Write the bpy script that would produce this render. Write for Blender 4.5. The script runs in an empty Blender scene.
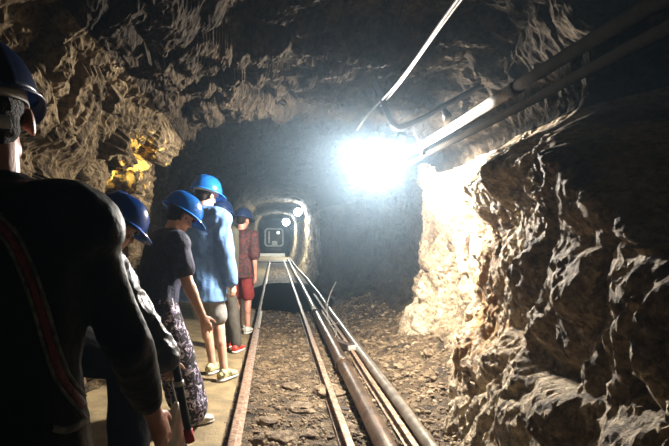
import bpy, bmesh, math, random
import numpy as np
from mathutils import Vector, Matrix, noise, Quaternion
from mathutils.bvhtree import BVHTree

random.seed(7)
sc = bpy.context.scene
COL = sc.collection
V = Vector
PI = math.pi
CAM_H, F_PX, VX, VY = 1.3, 520.0, 275.0, 235.0

def at(px, py, d):
    """point of the place seen at a pixel of the photograph, d metres down the tunnel"""
    return V(((px - VX) / F_PX * d, d, CAM_H - (py - VY) / F_PX * d))

# ------------------------------------------------------------------ helpers
def link(name, me, mat=None, parent=None):
    o = bpy.data.objects.new(name, me)
    COL.objects.link(o)
    if mat is not None:
        o.data.materials.append(mat)
    if parent is not None:
        o.parent = parent
        o.matrix_parent_inverse = Matrix.Translation(-parent.location)
    return o

def obj(name, bm, mat, parent=None, smooth=True):
    me = bpy.data.meshes.new(name)
    bmesh.ops.recalc_face_normals(bm, faces=bm.faces)
    bm.to_mesh(me)
    bm.free()
    if smooth:
        me.polygons.foreach_set('use_smooth', [True] * len(me.polygons))
    return link(name, me, mat, parent)

def tag(o, label=None, cat=None, group=None, kind=None):
    if label: o['label'] = label
    if cat: o['category'] = cat
    if group: o['group'] = group
    if kind: o['kind'] = kind
    return o

def thing(name, label, cat, loc, group=None):
    o = bpy.data.objects.new(name, None)
    o.empty_display_size = 0.1
    COL.objects.link(o)
    o.location = loc
    return tag(o, label, cat, group)

def basis(axis, side=None):
    z = V(axis).normalized()
    s = V(side) if side is not None else (V((1, 0, 0)) if abs(z.x) < 0.9 else V((0, 1, 0)))
    x = s - z * s.dot(z)
    if x.length < 1e-5:
        x = V((0, 1, 0)) - z * z.y
    x.normalize()
    return x, z.cross(x), z

def loft(bm, rings, n=14, side=None, cap=True):
    """rings: (centre, rx, ry[, axis]); rx along side"""
    loops = []
    for i, r in enumerate(rings):
        c = V(r[0])
        if len(r) > 3: ax = r[3]
        else:
            a = V(rings[max(i - 1, 0)][0]); b = V(rings[min(i + 1, len(rings) - 1)][0])
            ax = b - a
        x, y, z = basis(ax, side)
        loops.append([bm.verts.new(c + x * (r[1] * math.cos(2 * PI * k / n)) + y * (r[2] * math.sin(2 * PI * k / n))) for k in range(n)])
    for a, b in zip(loops, loops[1:]):
        for k in range(n):
            bm.faces.new((a[k], a[(k + 1) % n], b[(k + 1) % n], b[k]))
    if cap:
        bm.faces.new(list(reversed(loops[0])))
        bm.faces.new(loops[-1])
    return loops

def capsule(bm, a, b, ra, rb, n=12, flat=1.0, side=None):
    a, b = V(a), V(b)
    ax = (b - a)
    if ax.length < 1e-6: ax = V((0, 0, 1e-4))
    u = ax.normalized()
    rings = []
    for t in (-0.97, -0.75, -0.4, 0.0):
        w = math.sqrt(1 - t * t)
        rings.append((a + u * (ra * t), ra * w, ra * w * flat, u))
    for t in (0.0, 0.4, 0.75, 0.97):
        w = math.sqrt(1 - t * t)
        rings.append((b + u * (rb * t), rb * w, rb * w * flat, u))
    loft(bm, rings, n, side)

def ellip(bm, c, rx, ry, rz, X=V((1, 0, 0)), Y=V((0, 1, 0)), Z=V((0, 0, 1)), u=16, v=10):
    m = Matrix((X * rx, Y * ry, Z * rz)).transposed().to_4x4()
    m.translation = V(c)
    bmesh.ops.create_uvsphere(bm, u_segments=u, v_segments=v, radius=1, matrix=m)

def box(bm, c, sx, sy, sz, X=V((1, 0, 0)), Y=V((0, 1, 0)), Z=V((0, 0, 1)), bevel=0.0):
    m = Matrix((X * sx, Y * sy, Z * sz)).transposed().to_4x4()
    m.translation = V(c)
    r = bmesh.ops.create_cube(bm, size=1, matrix=m)
    if bevel:
        es = list({e for vv in r['verts'] for e in vv.link_edges})
        bmesh.ops.bevel(bm, geom=es, offset=bevel, segments=2, affect='EDGES', profile=0.6)

def spline(pts, per=8):
    pts = [V(p) for p in pts]
    out = []
    for i in range(len(pts) - 1):
        p0 = pts[max(i - 1, 0)]; p1 = pts[i]; p2 = pts[i + 1]; p3 = pts[min(i + 2, len(pts) - 1)]
        for k in range(per):
            t = k / per
            out.append(0.5 * ((2 * p1) + (p2 - p0) * t + (2 * p0 - 5 * p1 + 4 * p2 - p3) * t * t + (3 * p1 - p0 - 3 * p2 + p3) * t ** 3))
    out.append(pts[-1])
    return out

def tube(bm, pts, r, n=10, cap=True):
    loops = []
    x = None
    for i, p in enumerate(pts):
        ax = V(pts[min(i + 1, len(pts) - 1)]) - V(pts[max(i - 1, 0)])
        x0, y0, z0 = basis(ax, x)
        x = x0
        rr = r(i / (len(pts) - 1)) if callable(r) else r
        loops.append([bm.verts.new(V(p) + (x0 * math.cos(2 * PI * k / n) + y0 * math.sin(2 * PI * k / n)) * rr) for k in range(n)])
    for a, b in zip(loops, loops[1:]):
        for k in range(n):
            bm.faces.new((a[k], a[(k + 1) % n], b[(k + 1) % n], b[k]))
    if cap:
        bm.faces.new(list(reversed(loops[0]))); bm.faces.new(loops[-1])

def remesh(bm, voxel, smooth_iter=4):
    """union of overlapping closed shapes as one continuous skin"""
    bmesh.ops.recalc_face_normals(bm, faces=bm.faces)
    me = bpy.data.meshes.new('tmp')
    bm.to_mesh(me); bm.free()
    o = bpy.data.objects.new('tmp', me)
    COL.objects.link(o)
    m = o.modifiers.new('r', 'REMESH'); m.mode = 'VOXEL'; m.voxel_size = voxel; m.adaptivity = 0
    s = o.modifiers.new('s', 'SMOOTH'); s.factor = 0.5; s.iterations = smooth_iter
    dg = bpy.context.evaluated_depsgraph_get()
    res = bpy.data.meshes.new_from_object(o.evaluated_get(dg))
    bpy.data.objects.remove(o); bpy.data.meshes.remove(me)
    res.polygons.foreach_set('use_smooth', [True] * len(res.polygons))
    return res

def wrinkle(me, amp, scale, seed=0.0, stretch=(1, 1, 1)):
    me.update()
    for v in me.vertices:
        p = V((v.co.x * stretch[0], v.co.y * stretch[1], v.co.z * stretch[2])) * scale + V((seed, seed * 2, 0))
        n1 = 1 - abs(noise.noise(p)) * 2.2
        n2 = noise.noise(p * 2.3 + V((5, 1, 3)))
        v.co += v.normal * (amp * (n1 * 0.7 + n2 * 0.5 - 0.3))

# ------------------------------------------------------------------ materials
def new_mat(name):
    m = bpy.data.materials.new(name)
    m.use_nodes = True
    nt = m.node_tree
    return m, nt, nt.nodes['Principled BSDF']

def mat(name, col, rough=0.6, metal=0.0, col2=None, scale=20.0, bump=0.0, bscale=60.0, emit=None, estr=0.0, coat=0.0, detail=5, sheen=0.0, spec=None):
    m, nt, b = new_mat(name)
    N, L = nt.nodes, nt.links
    b.inputs['Roughness'].default_value = rough
    b.inputs['Metallic'].default_value = metal
    b.inputs['Coat Weight'].default_value = coat
    b.inputs['Sheen Weight'].default_value = sheen
    if spec is not None: b.inputs['Specular IOR Level'].default_value = spec
    tc = N.new('ShaderNodeTexCoord')
    if col2 is None: col2 = tuple(c * 0.75 for c in col)
    nz = N.new('ShaderNodeTexNoise'); nz.inputs['Scale'].default_value = scale; nz.inputs['Detail'].default_value = detail
    L.new(tc.outputs['Object'], nz.inputs['Vector'])
    cr = N.new('ShaderNodeValToRGB')
    cr.color_ramp.elements[0].position = 0.4; cr.color_ramp.elements[1].position = 0.6
    cr.color_ramp.elements[0].color = (*col2, 1); cr.color_ramp.elements[1].color = (*col, 1)
    L.new(nz.outputs['Fac'], cr.inputs['Fac'])
    L.new(cr.outputs['Color'], b.inputs['Base Color'])
    if bump:
        n2 = N.new('ShaderNodeTexNoise'); n2.inputs['Scale'].default_value = bscale; n2.inputs['Detail'].default_value = 4
        L.new(tc.outputs['Object'], n2.inputs['Vector'])
        bp = N.new('ShaderNodeBump'); bp.inputs['Strength'].default_value = bump; bp.inputs['Distance'].default_value = 0.01
        L.new(n2.outputs['Fac'], bp.inputs['Height']); L.new(bp.outputs['Normal'], b.inputs['Normal'])
    if emit:
        b.inputs['Emission Color'].default_value = (*emit, 1)
        b.inputs['Emission Strength'].default_value = estr
    return m

def rock_mat(name, dark, mid, light, rough=0.75, ore=None, bump=1.0, scale=1.0, spec=0.4, far_shade=None):
    m, nt, b = new_mat(name)
    N, L = nt.nodes, nt.links
    tc = N.new('ShaderNodeTexCoord')
    def nz(s, det, dist=0.0, rg=0.6):
        n = N.new('ShaderNodeTexNoise'); n.inputs['Scale'].default_value = s * scale; n.inputs['Detail'].default_value = det
        n.inputs['Distortion'].default_value = dist; n.inputs['Roughness'].default_value = rg
        L.new(tc.outputs['Object'], n.inputs['Vector']); return n
    big = nz(2.2, 9, 0.6, 0.65)
    cr = N.new('ShaderNodeValToRGB'); e = cr.color_ramp.elements
    e[0].position = 0.36; e[0].color = (*dark, 1)
    e[1].position = 0.66; e[1].color = (*light, 1)
    x = e.new(0.50); x.color = (*mid, 1)
    L.new(big.outputs['Fac'], cr.inputs['Fac'])
    fine = nz(26, 6, 0.3, 0.7)
    fr = N.new('ShaderNodeValToRGB'); fr.color_ramp.elements[0].position = 0.38; fr.color_ramp.elements[0].color = (0.30, 0.28, 0.26, 1)
    fr.color_ramp.elements[1].position = 0.58; fr.color_ramp.elements[1].color = (1.15, 1.12, 1.08, 1)
    L.new(fine.outputs['Fac'], fr.inputs['Fac'])
    mx = N.new('ShaderNodeMix'); mx.data_type = 'RGBA'; mx.blend_type = 'MULTIPLY'; mx.inputs['Factor'].default_value = 0.8
    L.new(cr.outputs['Color'], mx.inputs['A']); L.new(fr.outputs['Color'], mx.inputs['B'])
    out = mx.outputs['Result']
    if ore:
        for (c, r, colr, lo) in ore:
            mp = N.new('ShaderNodeVectorMath'); mp.operation = 'DISTANCE'; mp.inputs[1].default_value = c
            L.new(tc.outputs['Object'], mp.inputs[0])
            ms = N.new('ShaderNodeMapRange'); ms.inputs['From Min'].default_value = r; ms.inputs['From Max'].default_value = 0.0
            L.new(mp.outputs['Value'], ms.inputs['Value'])
            on = nz(9, 5, 0.8)
            mr = N.new('ShaderNodeMapRange'); mr.inputs['From Min'].default_value = lo; mr.inputs['From Max'].default_value = lo + 0.12
            ad = N.new('ShaderNodeMath'); ad.operation = 'MULTIPLY_ADD'; ad.inputs[1].default_value = 0.35
            L.new(ms.outputs['Result'], ad.inputs[0]); L.new(on.outputs['Fac'], ad.inputs[2])
            L.new(ad.outputs[0], mr.inputs['Value'])
            m2 = N.new('ShaderNodeMix'); m2.data_type = 'RGBA'; m2.inputs['B'].default_value = (*colr, 1)
            mm = N.new('ShaderNodeMath'); mm.operation = 'MULTIPLY'
            st = N.new('ShaderNodeMath'); st.operation = 'GREATER_THAN'; st.inputs[1].default_value = 0.001
            L.new(ms.outputs['Result'], st.inputs[0]); L.new(mr.outputs['Result'], mm.inputs[0]); L.new(st.outputs[0], mm.inputs[1])
            L.new(mm.outputs[0], m2.inputs['Factor']); L.new(out, m2.inputs['A'])
            out = m2.outputs['Result']
    if far_shade:      # shade painted into the rock and gravel colour beyond the lamp
        y0, y1, k_ = far_shade
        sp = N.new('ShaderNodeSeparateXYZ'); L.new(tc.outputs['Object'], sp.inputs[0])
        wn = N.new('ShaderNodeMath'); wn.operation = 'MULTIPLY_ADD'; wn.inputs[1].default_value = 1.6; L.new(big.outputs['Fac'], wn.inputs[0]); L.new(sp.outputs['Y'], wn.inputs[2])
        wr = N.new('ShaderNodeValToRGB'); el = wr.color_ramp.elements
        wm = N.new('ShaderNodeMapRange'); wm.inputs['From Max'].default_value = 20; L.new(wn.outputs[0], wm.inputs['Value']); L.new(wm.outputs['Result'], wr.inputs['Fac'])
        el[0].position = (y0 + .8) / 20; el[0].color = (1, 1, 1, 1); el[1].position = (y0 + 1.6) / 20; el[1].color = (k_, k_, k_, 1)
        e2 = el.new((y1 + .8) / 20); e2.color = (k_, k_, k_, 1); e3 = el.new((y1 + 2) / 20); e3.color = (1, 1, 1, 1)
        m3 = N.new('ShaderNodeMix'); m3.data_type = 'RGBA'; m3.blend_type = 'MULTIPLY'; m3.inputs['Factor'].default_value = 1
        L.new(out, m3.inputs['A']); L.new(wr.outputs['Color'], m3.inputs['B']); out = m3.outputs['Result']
    L.new(out, b.inputs['Base Color'])
    b.inputs['Roughness'].default_value = rough
    b.inputs['Specular IOR Level'].default_value = spec
    bn = nz(14, 10, 0.5, 0.7)
    vo = N.new('ShaderNodeTexVoronoi'); vo.inputs['Scale'].default_value = 16 * scale; vo.feature = 'DISTANCE_TO_EDGE'
    wv = N.new('ShaderNodeVectorMath'); wv.operation = 'MULTIPLY_ADD'; wv.inputs[1].default_value = (0.15, 0.15, 0.15)
    L.new(bn.outputs['Color'], wv.inputs[0]); L.new(tc.outputs['Object'], wv.inputs[2])
    L.new(wv.outputs[0], vo.inputs['Vector'])
    b1 = N.new('ShaderNodeBump'); b1.inputs['Strength'].default_value = 0.9 * bump; b1.inputs['Distance'].default_value = 0.05
    L.new(bn.outputs['Fac'], b1.inputs['Height'])
    b2 = N.new('ShaderNodeBump'); b2.inputs['Strength'].default_value = 0.5 * bump; b2.inputs['Distance'].default_value = 0.02
    L.new(vo.outputs['Distance'], b2.inputs['Height']); L.new(b1.outputs['Normal'], b2.inputs['Normal'])
    L.new(b2.outputs['Normal'], b.inputs['Normal'])
    return m

M = {}
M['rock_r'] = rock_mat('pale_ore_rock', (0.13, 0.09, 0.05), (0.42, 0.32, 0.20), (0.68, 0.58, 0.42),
                       far_shade=(6.2, 12.5, 0.10), ore=[((1.5, 3.6, 0.75), 0.9, (0.30, 0.17, 0.06), 0.66)])
M['rock_c'] = rock_mat('dark_ceiling_rock', (0.009, 0.007, 0.005), (0.028, 0.021, 0.014), (0.062, 0.047, 0.032), rough=0.9, spec=0.1, bump=0.6, far_shade=(5.2, 12.5, 0.12))
M['rock_l'] = rock_mat('brown_left_rock', (0.035, 0.025, 0.015), (0.095, 0.070, 0.040), (0.17, 0.13, 0.08), rough=0.9, spec=0.1, bump=0.45, far_shade=(5.4, 12.5, 0.08),
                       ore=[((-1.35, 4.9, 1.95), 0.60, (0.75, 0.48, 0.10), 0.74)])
M['gravel'] = rock_mat('gravel_ground', (0.025, 0.017, 0.009), (0.125, 0.083, 0.043), (0.30, 0.215, 0.12), scale=3.0, bump=0.8, far_shade=(6.6, 14.0, 0.35))
M['stone'] = rock_mat('loose_stone', (0.05, 0.032, 0.018), (0.20, 0.14, 0.08), (0.46, 0.36, 0.23), scale=3.5, bump=0.5)
M['path'] = mat('tan_concrete', (0.27, 0.20, 0.10), 0.7, 0, (0.17, 0.125, 0.065), 7, 0.5, 50)
M['rail'] = mat('rusty_rail_steel', (0.36, 0.25, 0.17), 0.5, 0.35, (0.17, 0.09, 0.05), 30, 0.4, 90)
M['sleeper'] = mat('dark_sleeper_wood', (0.07, 0.045, 0.03), 0.8, 0, (0.03, 0.02, 0.015), 14, 0.7, 40)
M['pipe_dark'] = mat('dark_brown_pipe', (0.15, 0.10, 0.065), 0.35, 0.5, (0.07, 0.045, 0.03), 12, 0.3, 60)
M['pipe_grey'] = mat('grey_pipe', (0.38, 0.34, 0.28), 0.28, 0.6, (0.24, 0.2, 0.16), 10, 0.2, 60)
M['pipe_pale'] = mat('pale_pipe', (0.72, 0.68, 0.58), 0.35, 0.1, (0.5, 0.46, 0.38), 10, 0.2, 60)
M['iron'] = mat('black_iron', (0.03, 0.028, 0.026), 0.5, 0.6, None, 20, 0.3, 80)
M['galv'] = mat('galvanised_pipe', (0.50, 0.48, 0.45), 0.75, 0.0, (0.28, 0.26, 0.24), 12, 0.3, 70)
M['pipe_shade'] = mat('shade_black_pipe', (0.014, 0.012, 0.010), 0.95, 0, None, 14, 0.4, 60, spec=0.0)  # fading of lamp light along the roof pipes put into the colour
M['cable'] = mat('pale_cable', (0.55, 0.52, 0.48), 0.5)
M['wire'] = mat('grey_wire', (0.35, 0.32, 0.28), 0.5)
M['skin'] = mat('skin', (0.62, 0.36, 0.25), 0.5, 0, (0.52, 0.28, 0.19), 12, 0.15, 120)
M['skin_red'] = mat('flushed_skin', (0.55, 0.27, 0.19), 0.45, 0, (0.45, 0.19, 0.13), 12, 0.15, 120)
M['helmet'] = mat('blue_helmet_plastic', (0.010, 0.11, 0.50), 0.22, 0, (0.008, 0.085, 0.42), 5, 0, 1, coat=0.5)
M['helmet_b'] = mat('bright_blue_helmet_plastic', (0.02, 0.22, 0.72), 0.25, 0, (0.016, 0.19, 0.64), 5, 0, 1, coat=0.4)
M['helmet_n'] = mat('navy_helmet_plastic', (0.012, 0.035, 0.12), 0.3, 0, None, 5)
M['white'] = mat('white_plastic', (0.75, 0.73, 0.68), 0.4)
M['black_cloth'] = mat('black_jacket', (0.005, 0.006, 0.005), 0.55, 0, (0.003, 0.004, 0.003), 30, 0.5, 35, spec=0.18)
M['gloss_cloth'] = mat('glossy_navy_jacket', (0.011, 0.013, 0.020), 0.46, 0, (0.009, 0.011, 0.018), 20, 0.6, 28, coat=0.04)
M['red_trim'] = mat('red_piping', (0.20, 0.03, 0.025), 0.6, 0, None, 40, 0.4, 120)
M['grey_trim'] = mat('grey_green_piping', (0.20, 0.21, 0.17), 0.6, 0, (0.09, 0.1, 0.08), 40, 0.4, 120)
M['denim'] = mat('light_blue_denim', (0.125, 0.25, 0.48), 0.75, 0, (0.09, 0.19, 0.39), 14, 0.6, 30)
M['navy'] = mat('navy_speckled_cloth', (0.02, 0.024, 0.07), 0.8, 0, (0.008, 0.010, 0.028), 60, 0.7, 90)
M['olive'] = mat('olive_cloth', (0.035, 0.034, 0.02), 0.8, 0, None, 20, 0.5, 40)
M['grey_cloth'] = mat('grey_brown_trousers', (0.07, 0.06, 0.045), 0.8, 0, None, 20, 0.5, 40)
M['shorts'] = mat('grey_shorts', (0.26, 0.25, 0.23), 0.8, 0, None, 20, 0.5, 40)
M['dark_red'] = mat('dark_red_checked_shirt', (0.085, 0.014, 0.012), 0.8, 0, (0.015, 0.007, 0.007), 28, 0.5, 40, detail=1)
M['red'] = mat('red_cloth', (0.50, 0.035, 0.025), 0.7)
M['dull_red'] = mat('dull_red_cloth', (0.20, 0.015, 0.012), 0.8)
M['pale_cloth'] = mat('pale_trousers', (0.50, 0.47, 0.42), 0.75, 0, (0.38, 0.35, 0.31), 10, 0.6, 22)
M['bag'] = mat('pale_bag_film', (0.8, 0.77, 0.72), 0.4, 0, (0.68, 0.65, 0.6), 12)
M['dark_cloth'] = mat('dark_trousers', (0.005, 0.005, 0.006), 0.9, 0, None, 20, 0.5, 40, spec=0.1)
M['hair'] = mat('dark_brown_hair', (0.018, 0.010, 0.006), 0.75, 0, (0.008, 0.004, 0.002), 60, 0.8, 160, spec=0.2)
M['eye'] = mat('eye_white', (0.6, 0.58, 0.55), 0.2)
M['shoe_w'] = mat('white_shoe', (0.6, 0.58, 0.5), 0.6)
M['shoe_y'] = mat('yellow_and_black_shoe', (0.62, 0.58, 0.30), 0.55, 0, (0.05, 0.05, 0.03), 22, 0.3, 60, detail=1)
M['shoe_r'] = mat('red_shoe', (0.62, 0.05, 0.03), 0.55)
M['shoe_d'] = mat('dark_shoe', (0.03, 0.025, 0.02), 0.5)
M['sole'] = mat('pale_sole', (0.7, 0.67, 0.6), 0.6)
M['rubber'] = mat('black_rubber', (0.012, 0.012, 0.012), 0.35)
M['concrete'] = mat('far_concrete', (0.30, 0.30, 0.25), 0.8, 0, (0.14, 0.13, 0.10), 3, 0.7, 20)
M['car_white'] = mat('white_painted_steel', (0.62, 0.64, 0.64), 0.5, 0, (0.4, 0.42, 0.42), 10)
M['lamp_glow'] = mat('floodlight_glass', (1, 1, 1), 0.4, emit=(0.88, 0.95, 1.0), estr=200)
M['lamp_glow_far'] = mat('far_lamp_glass', (1, 1, 1), 0.4, emit=(0.95, 1.0, 0.96), estr=45)
M['lamp_glow_car'] = mat('car_lamp_glass', (1, 1, 1), 0.4, emit=(0.9, 1.0, 1.0), estr=3)

# floral trousers: violet-white blotches on dark
m, nt, b = new_mat('floral_cloth'); N, L = nt.nodes, nt.links
tc = N.new('ShaderNodeTexCoord'); n1 = N.new('ShaderNodeTexNoise'); n1.inputs['Scale'].default_value = 28; n1.inputs['Detail'].default_value = 3; n1.inputs['Distortion'].default_value = 1.2
L.new(tc.outputs['Object'], n1.inputs['Vector'])
cr = N.new('ShaderNodeValToRGB'); cr.color_ramp.interpolation = 'CONSTANT'; e = cr.color_ramp.elements
e[0].color = (0.012, 0.010, 0.014, 1); e[1].position = 0.52; e[1].color = (0.22, 0.17, 0.27, 1)
x = e.new(0.60); x.color = (0.62, 0.57, 0.62, 1)
L.new(n1.outputs['Fac'], cr.inputs['Fac']); L.new(cr.outputs['Color'], b.inputs['Base Color']); b.inputs['Roughness'].default_value = 0.8
M['floral'] = m
# still water on the ground, bluish lamp reflection put into its base colour
m, nt, b = new_mat('puddle_water'); b.inputs['Base Color'].default_value = (0.03, 0.16, 0.23, 1)
b.inputs['Roughness'].default_value = 0.30; b.inputs['Specular IOR Level'].default_value = 0.8
nzz = nt.nodes.new('ShaderNodeTexNoise'); nzz.inputs['Scale'].default_value = 9
bb = nt.nodes.new('ShaderNodeBump'); bb.inputs['Strength'].default_value = 0.25; bb.inputs['Distance'].default_value = 0.02
nt.links.new(nzz.outputs['Fac'], bb.inputs['Height']); nt.links.new(bb.outputs['Normal'], b.inputs['Normal'])
M['water'] = m

# ------------------------------------------------------------------ rock shell of the tunnel
PROF = [(1.30, -0.05), (1.42, 0.25), (1.58, 0.7), (1.62, 1.2), (1.60, 1.7), (1.55, 2.08), (1.30, 2.40), (0.80, 2.54), (0.2, 2.58),
        (-0.45, 2.55), (-0.95, 2.42), (-1.28, 2.12), (-1.44, 1.65), (-1.50, 1.1), (-1.50, 0.5), (-1.48, -0.05)]
prof = spline([(x, 0, z) for x, z in PROF], 12)
seg = [0.0]
for a, c in zip(prof, prof[1:]): seg.append(seg[-1] + (c - a).length)
def prof_at(s):
    t = s * seg[-1]
    lo, hi = 0, len(seg) - 1
    while hi - lo > 1:
        mid = (lo + hi) // 2
        if seg[mid] <= t: lo = mid
        else: hi = mid
    f = (t - seg[lo]) / max(seg[hi] - seg[lo], 1e-9)
    p = prof[lo].lerp(prof[hi], f)
    tg = (prof[hi] - prof[lo]).normalized()
    n = V((tg.z, 0, -tg.x))          # outward
    if n.dot(V((p.x, 0, p.z - 1.2))) < 0: n = -n
    return p, n

def sstep(a, b, x):
    t = min(max((x - a) / (b - a), 0), 1)
    return t * t * (3 - 2 * t)

# hand placed forms of the right wall: (distance down the tunnel, height, radius d, radius z, push into the tunnel)
RIGHT = [(2.90, 0.95, 0.11, 0.18, -0.18), (2.30, 0.72, 0.26, 0.06, -0.24), (1.93, 0.60, 0.15, 0.13, 0.10), (3.6, 0.50, 0.5, 0.14, 0.10),
         (4.5, 1.15, 0.35, 0.25, 0.05), (5.3, 1.0, 0.5, 0.4, 0.04), (4.1, 1.68, 1.0, 0.12, 0.09), (3.0, 1.72, 0.16, 0.14, 0.14),
         (3.9, 1.36, 0.9, 0.10, -0.08), (2.7, 1.10, 0.22, 0.16, 0.06), (2.35, 0.90, 0.14, 0.10, 0.06), 
         (2.05, 1.02, 0.12, 0.12, 0.08), (5.9, 0.7, 0.25, 0.7, 0.14), (4.9, 0.35, 0.3, 0.15, 0.12), (3.25, 1.35, 0.1, 0.3, 0.06)]
def cellrand(q):
    h = math.sin(q.x * 127.1 + q.y * 311.7 + q.z * 74.7) * 43758.5453
    return h - math.floor(h)

def shell_point(s, d):
    p, n = prof_at(s)
    x, z = p.x, p.z
    # section: near drift, wider dark chamber behind the lamp, narrower far drift
    k = 1.0 + 0.26 * sstep(5.7, 6.5, d) * (1 - sstep(10.5, 12.0, d)) - 0.26 * sstep(11.0, 12.5, d)
    kz = 1.0 + 0.10 * sstep(5.5, 6.4, d) * (1 - sstep(10.0, 12.0, d)) - 0.03 * sstep(11.5, 13.0, d)
    if x > 0: k = 1.0 + 0.28 * sstep(6.3, 6.9, d) * (1 - sstep(9.5, 12.0, d)) - 0.30 * sstep(11.0, 12.5, d)
    x *= k; z *= kz
    if p.x > 0.9: x += (0.20 * sstep(3.4, 5.2, d) - 0.60 * min(1, max(0, (4.7 - d) / 3.4)) ** 1.1 * (1 - sstep(1.65, 2.0, p.z))) * sstep(0.9, 1.4, p.x) * (1 - sstep(6.0, 7.0, d))
    if d > 20: x -= 0.0
    if z > 1.9: z += (0.30 * sstep(-0.7, -0.1, x) * (1 - sstep(3.55, 3.85, d)) - 0.06 * math.exp(-((d - 4.0) / 0.2) ** 2) * sstep(0.2, 0.6, x)) * sstep(1.9, 2.4, p.z)
    w = V((x, d, z))
    far = sstep(7.0, 13.0, d)
    right = sstep(0.7, 1.3, p.x) * (1 - far)
    left = sstep(-0.7, -1.2, p.x)
    q = w.copy(); q.z *= 0.75
    warp = V((noise.noise(q * 2.1), noise.noise(q * 2.1 + V((9, 2, 4))), noise.noise(q * 2.1 + V((3, 7, 1)))))
    ds, ps = noise.voronoi(q * 3.1 + warp * 0.7)
    c0 = cellrand(ps[0]); rel = q * 3.1 + warp * 0.7 - ps[0]
    blk = (c0 - 0.5) + rel.dot(V((cellrand(ps[0] + V((1, 0, 0))) - .5, cellrand(ps[0] + V((0, 1, 0))) - .5, cellrand(ps[0] + V((0, 0, 1))) - .5))) * 1.3
    crack = min((ds[1] - ds[0]) * 2.2, 1.0)
    ds2, ps2 = noise.voronoi(q * 8.5 + warp * 1.5)
    blk2 = (cellrand(ps2[0]) - 0.5) * min((ds2[1] - ds2[0]) * 5 + 0.3, 1.0)
    rid = noise.ridged_multi_fractal(q * 1.3, 1.0, 2.1, 5, 1.0, 2.0)
    fr = noise.fractal(q * 6.0, 0.8, 2.1, 5)
    fold = noise.fractal(V((q.x * 5 + q.z * 3.2, q.y * 5 - q.z * 2.2, q.z * 1.6)), 0.7, 2.2, 4)
    a = 1.0 - 0.62 * far
    gr = noise.ridged_multi_fractal(q * 4.2 + warp, 0.9, 2.2, 5, 1.0, 2.0) - 1.0
    gf = noise.fractal(q * 17.0, 0.6, 2.2, 3)
    ds3, ps3 = noise.voronoi(q * 17.0 + warp * 4)
    blk3 = cellrand(ps3[0]) - 0.5
    inward = a * ((0.15 - 0.10 * right) * blk - 0.07 * (1 - crack) + (0.06 - 0.025 * right) * blk2 + (0.015 + 0.02 * right) * (rid - 1.0) + (0.03 - 0.01 * right) * fr + 0.030 * fold * right + 0.018 * right * gr + 0.016 * gf + (0.018 - 0.005 * right) * blk3)
    if right > 0:
        for (fd, fz, rd, rz, amp) in RIGHT:
            e = ((d - fd) / rd) ** 2 + ((z - fz) / rz) ** 2
            if e < 9: inward += right * amp * math.exp(-e * 0.9)
        # recess above and in front of the shoulder of rock: stays out of the lamp's light
        line = 1.20 + (d - 1.6) * 0.60
        inward -= right * 0.75 * sstep(line, line + 0.30, z) * (1 - sstep(2.6, 3.0, d))
        inward -= right * 0.22 * sstep(1.85, 2.05, z) * (1 - sstep(4.1, 4.5, d))
        inward += right * 0.10 * math.exp(-((d - 4.45) / 0.15) ** 2) * sstep(2.1, 2.3, z)
    if left > 0:
        inward += left * 0.16 * math.exp(-((d - 5.2) / 0.35) ** 2) * sstep(0.9, 1.5, z)
        inward -= left * 0.14 * math.exp(-((z - 1.75) / 0.10) ** 2) * (1 - sstep(3.8, 4.6, d))
    inward += 0.10 * math.exp(-((d - 5.35) / 0.3) ** 2) * sstep(0.3, -0.6, p.x) * sstep(1.9, 2.4, z)
    return w - n * inward

def drange(lst):
    out = []
    for a, b, st in lst:
        k = max(1, int(round((b - a) / st)))
        out += [a + (b - a) * i / k for i in range(k)]
    out.append(lst[-1][1])
    return out
DS = drange([(-1.6, 1.2, 0.10), (1.2, 3.0, 0.016), (3.0, 5.0, 0.016), (5.0, 7.0, 0.022), (7.0, 12.5, 0.055), (12.5, 40.0, 0.16)])
NS = 400
SS = [i / NS for i in range(NS + 1)]
grid = np.empty((len(SS), len(DS), 3))
for i, s in enumerate(SS):
    for j, d in enumerate(DS):
        grid[i, j] = shell_point(s, d)
s_r = next(i for i, s in enumerate(SS) if prof_at(s)[0].z > 1.96)
s_l = next(i for i, s in enumerate(SS) if prof_at(s)[0].x < -1.0 and prof_at(s)[0].z > 2)
def patch(name, G, mt, label=None):
    a, b = G.shape[:2]
    me = bpy.data.meshes.new(name)
    me.vertices.add(a * b); me.vertices.foreach_set('co', G.reshape(-1))
    idx = np.arange(a * b).reshape(a, b)
    q = np.stack([idx[:-1, :-1], idx[1:, :-1], idx[1:, 1:], idx[:-1, 1:]], -1).reshape(-1)
    nf = (a - 1) * (b - 1)
    me.loops.add(nf * 4); me.loops.foreach_set('vertex_index', q)
    me.polygons.add(nf); me.polygons.foreach_set('loop_start', np.arange(0, nf * 4, 4))
    me.polygons.foreach_set('loop_total', np.full(nf, 4)); me.update(); me.validate()
    me.polygons.foreach_set('use_smooth', [False] * nf)
    o = link(name, me, mt)
    return tag(o, label, None, None, 'structure')
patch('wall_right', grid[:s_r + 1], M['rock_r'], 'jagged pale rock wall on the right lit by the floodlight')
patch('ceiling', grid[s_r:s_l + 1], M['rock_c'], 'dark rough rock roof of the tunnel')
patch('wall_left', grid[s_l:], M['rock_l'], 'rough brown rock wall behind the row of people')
# both ends of the drift
for yy, nm in ((-1.55, 'wall_back'), (39.9, 'wall_far')):
    bm = bmesh.new(); box(bm, (0, yy, 1.2), 5.5, 0.1, 4.4)
    tag(obj(nm, bm, M['rock_c'], smooth=False), None, None, None, 'structure')

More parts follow.
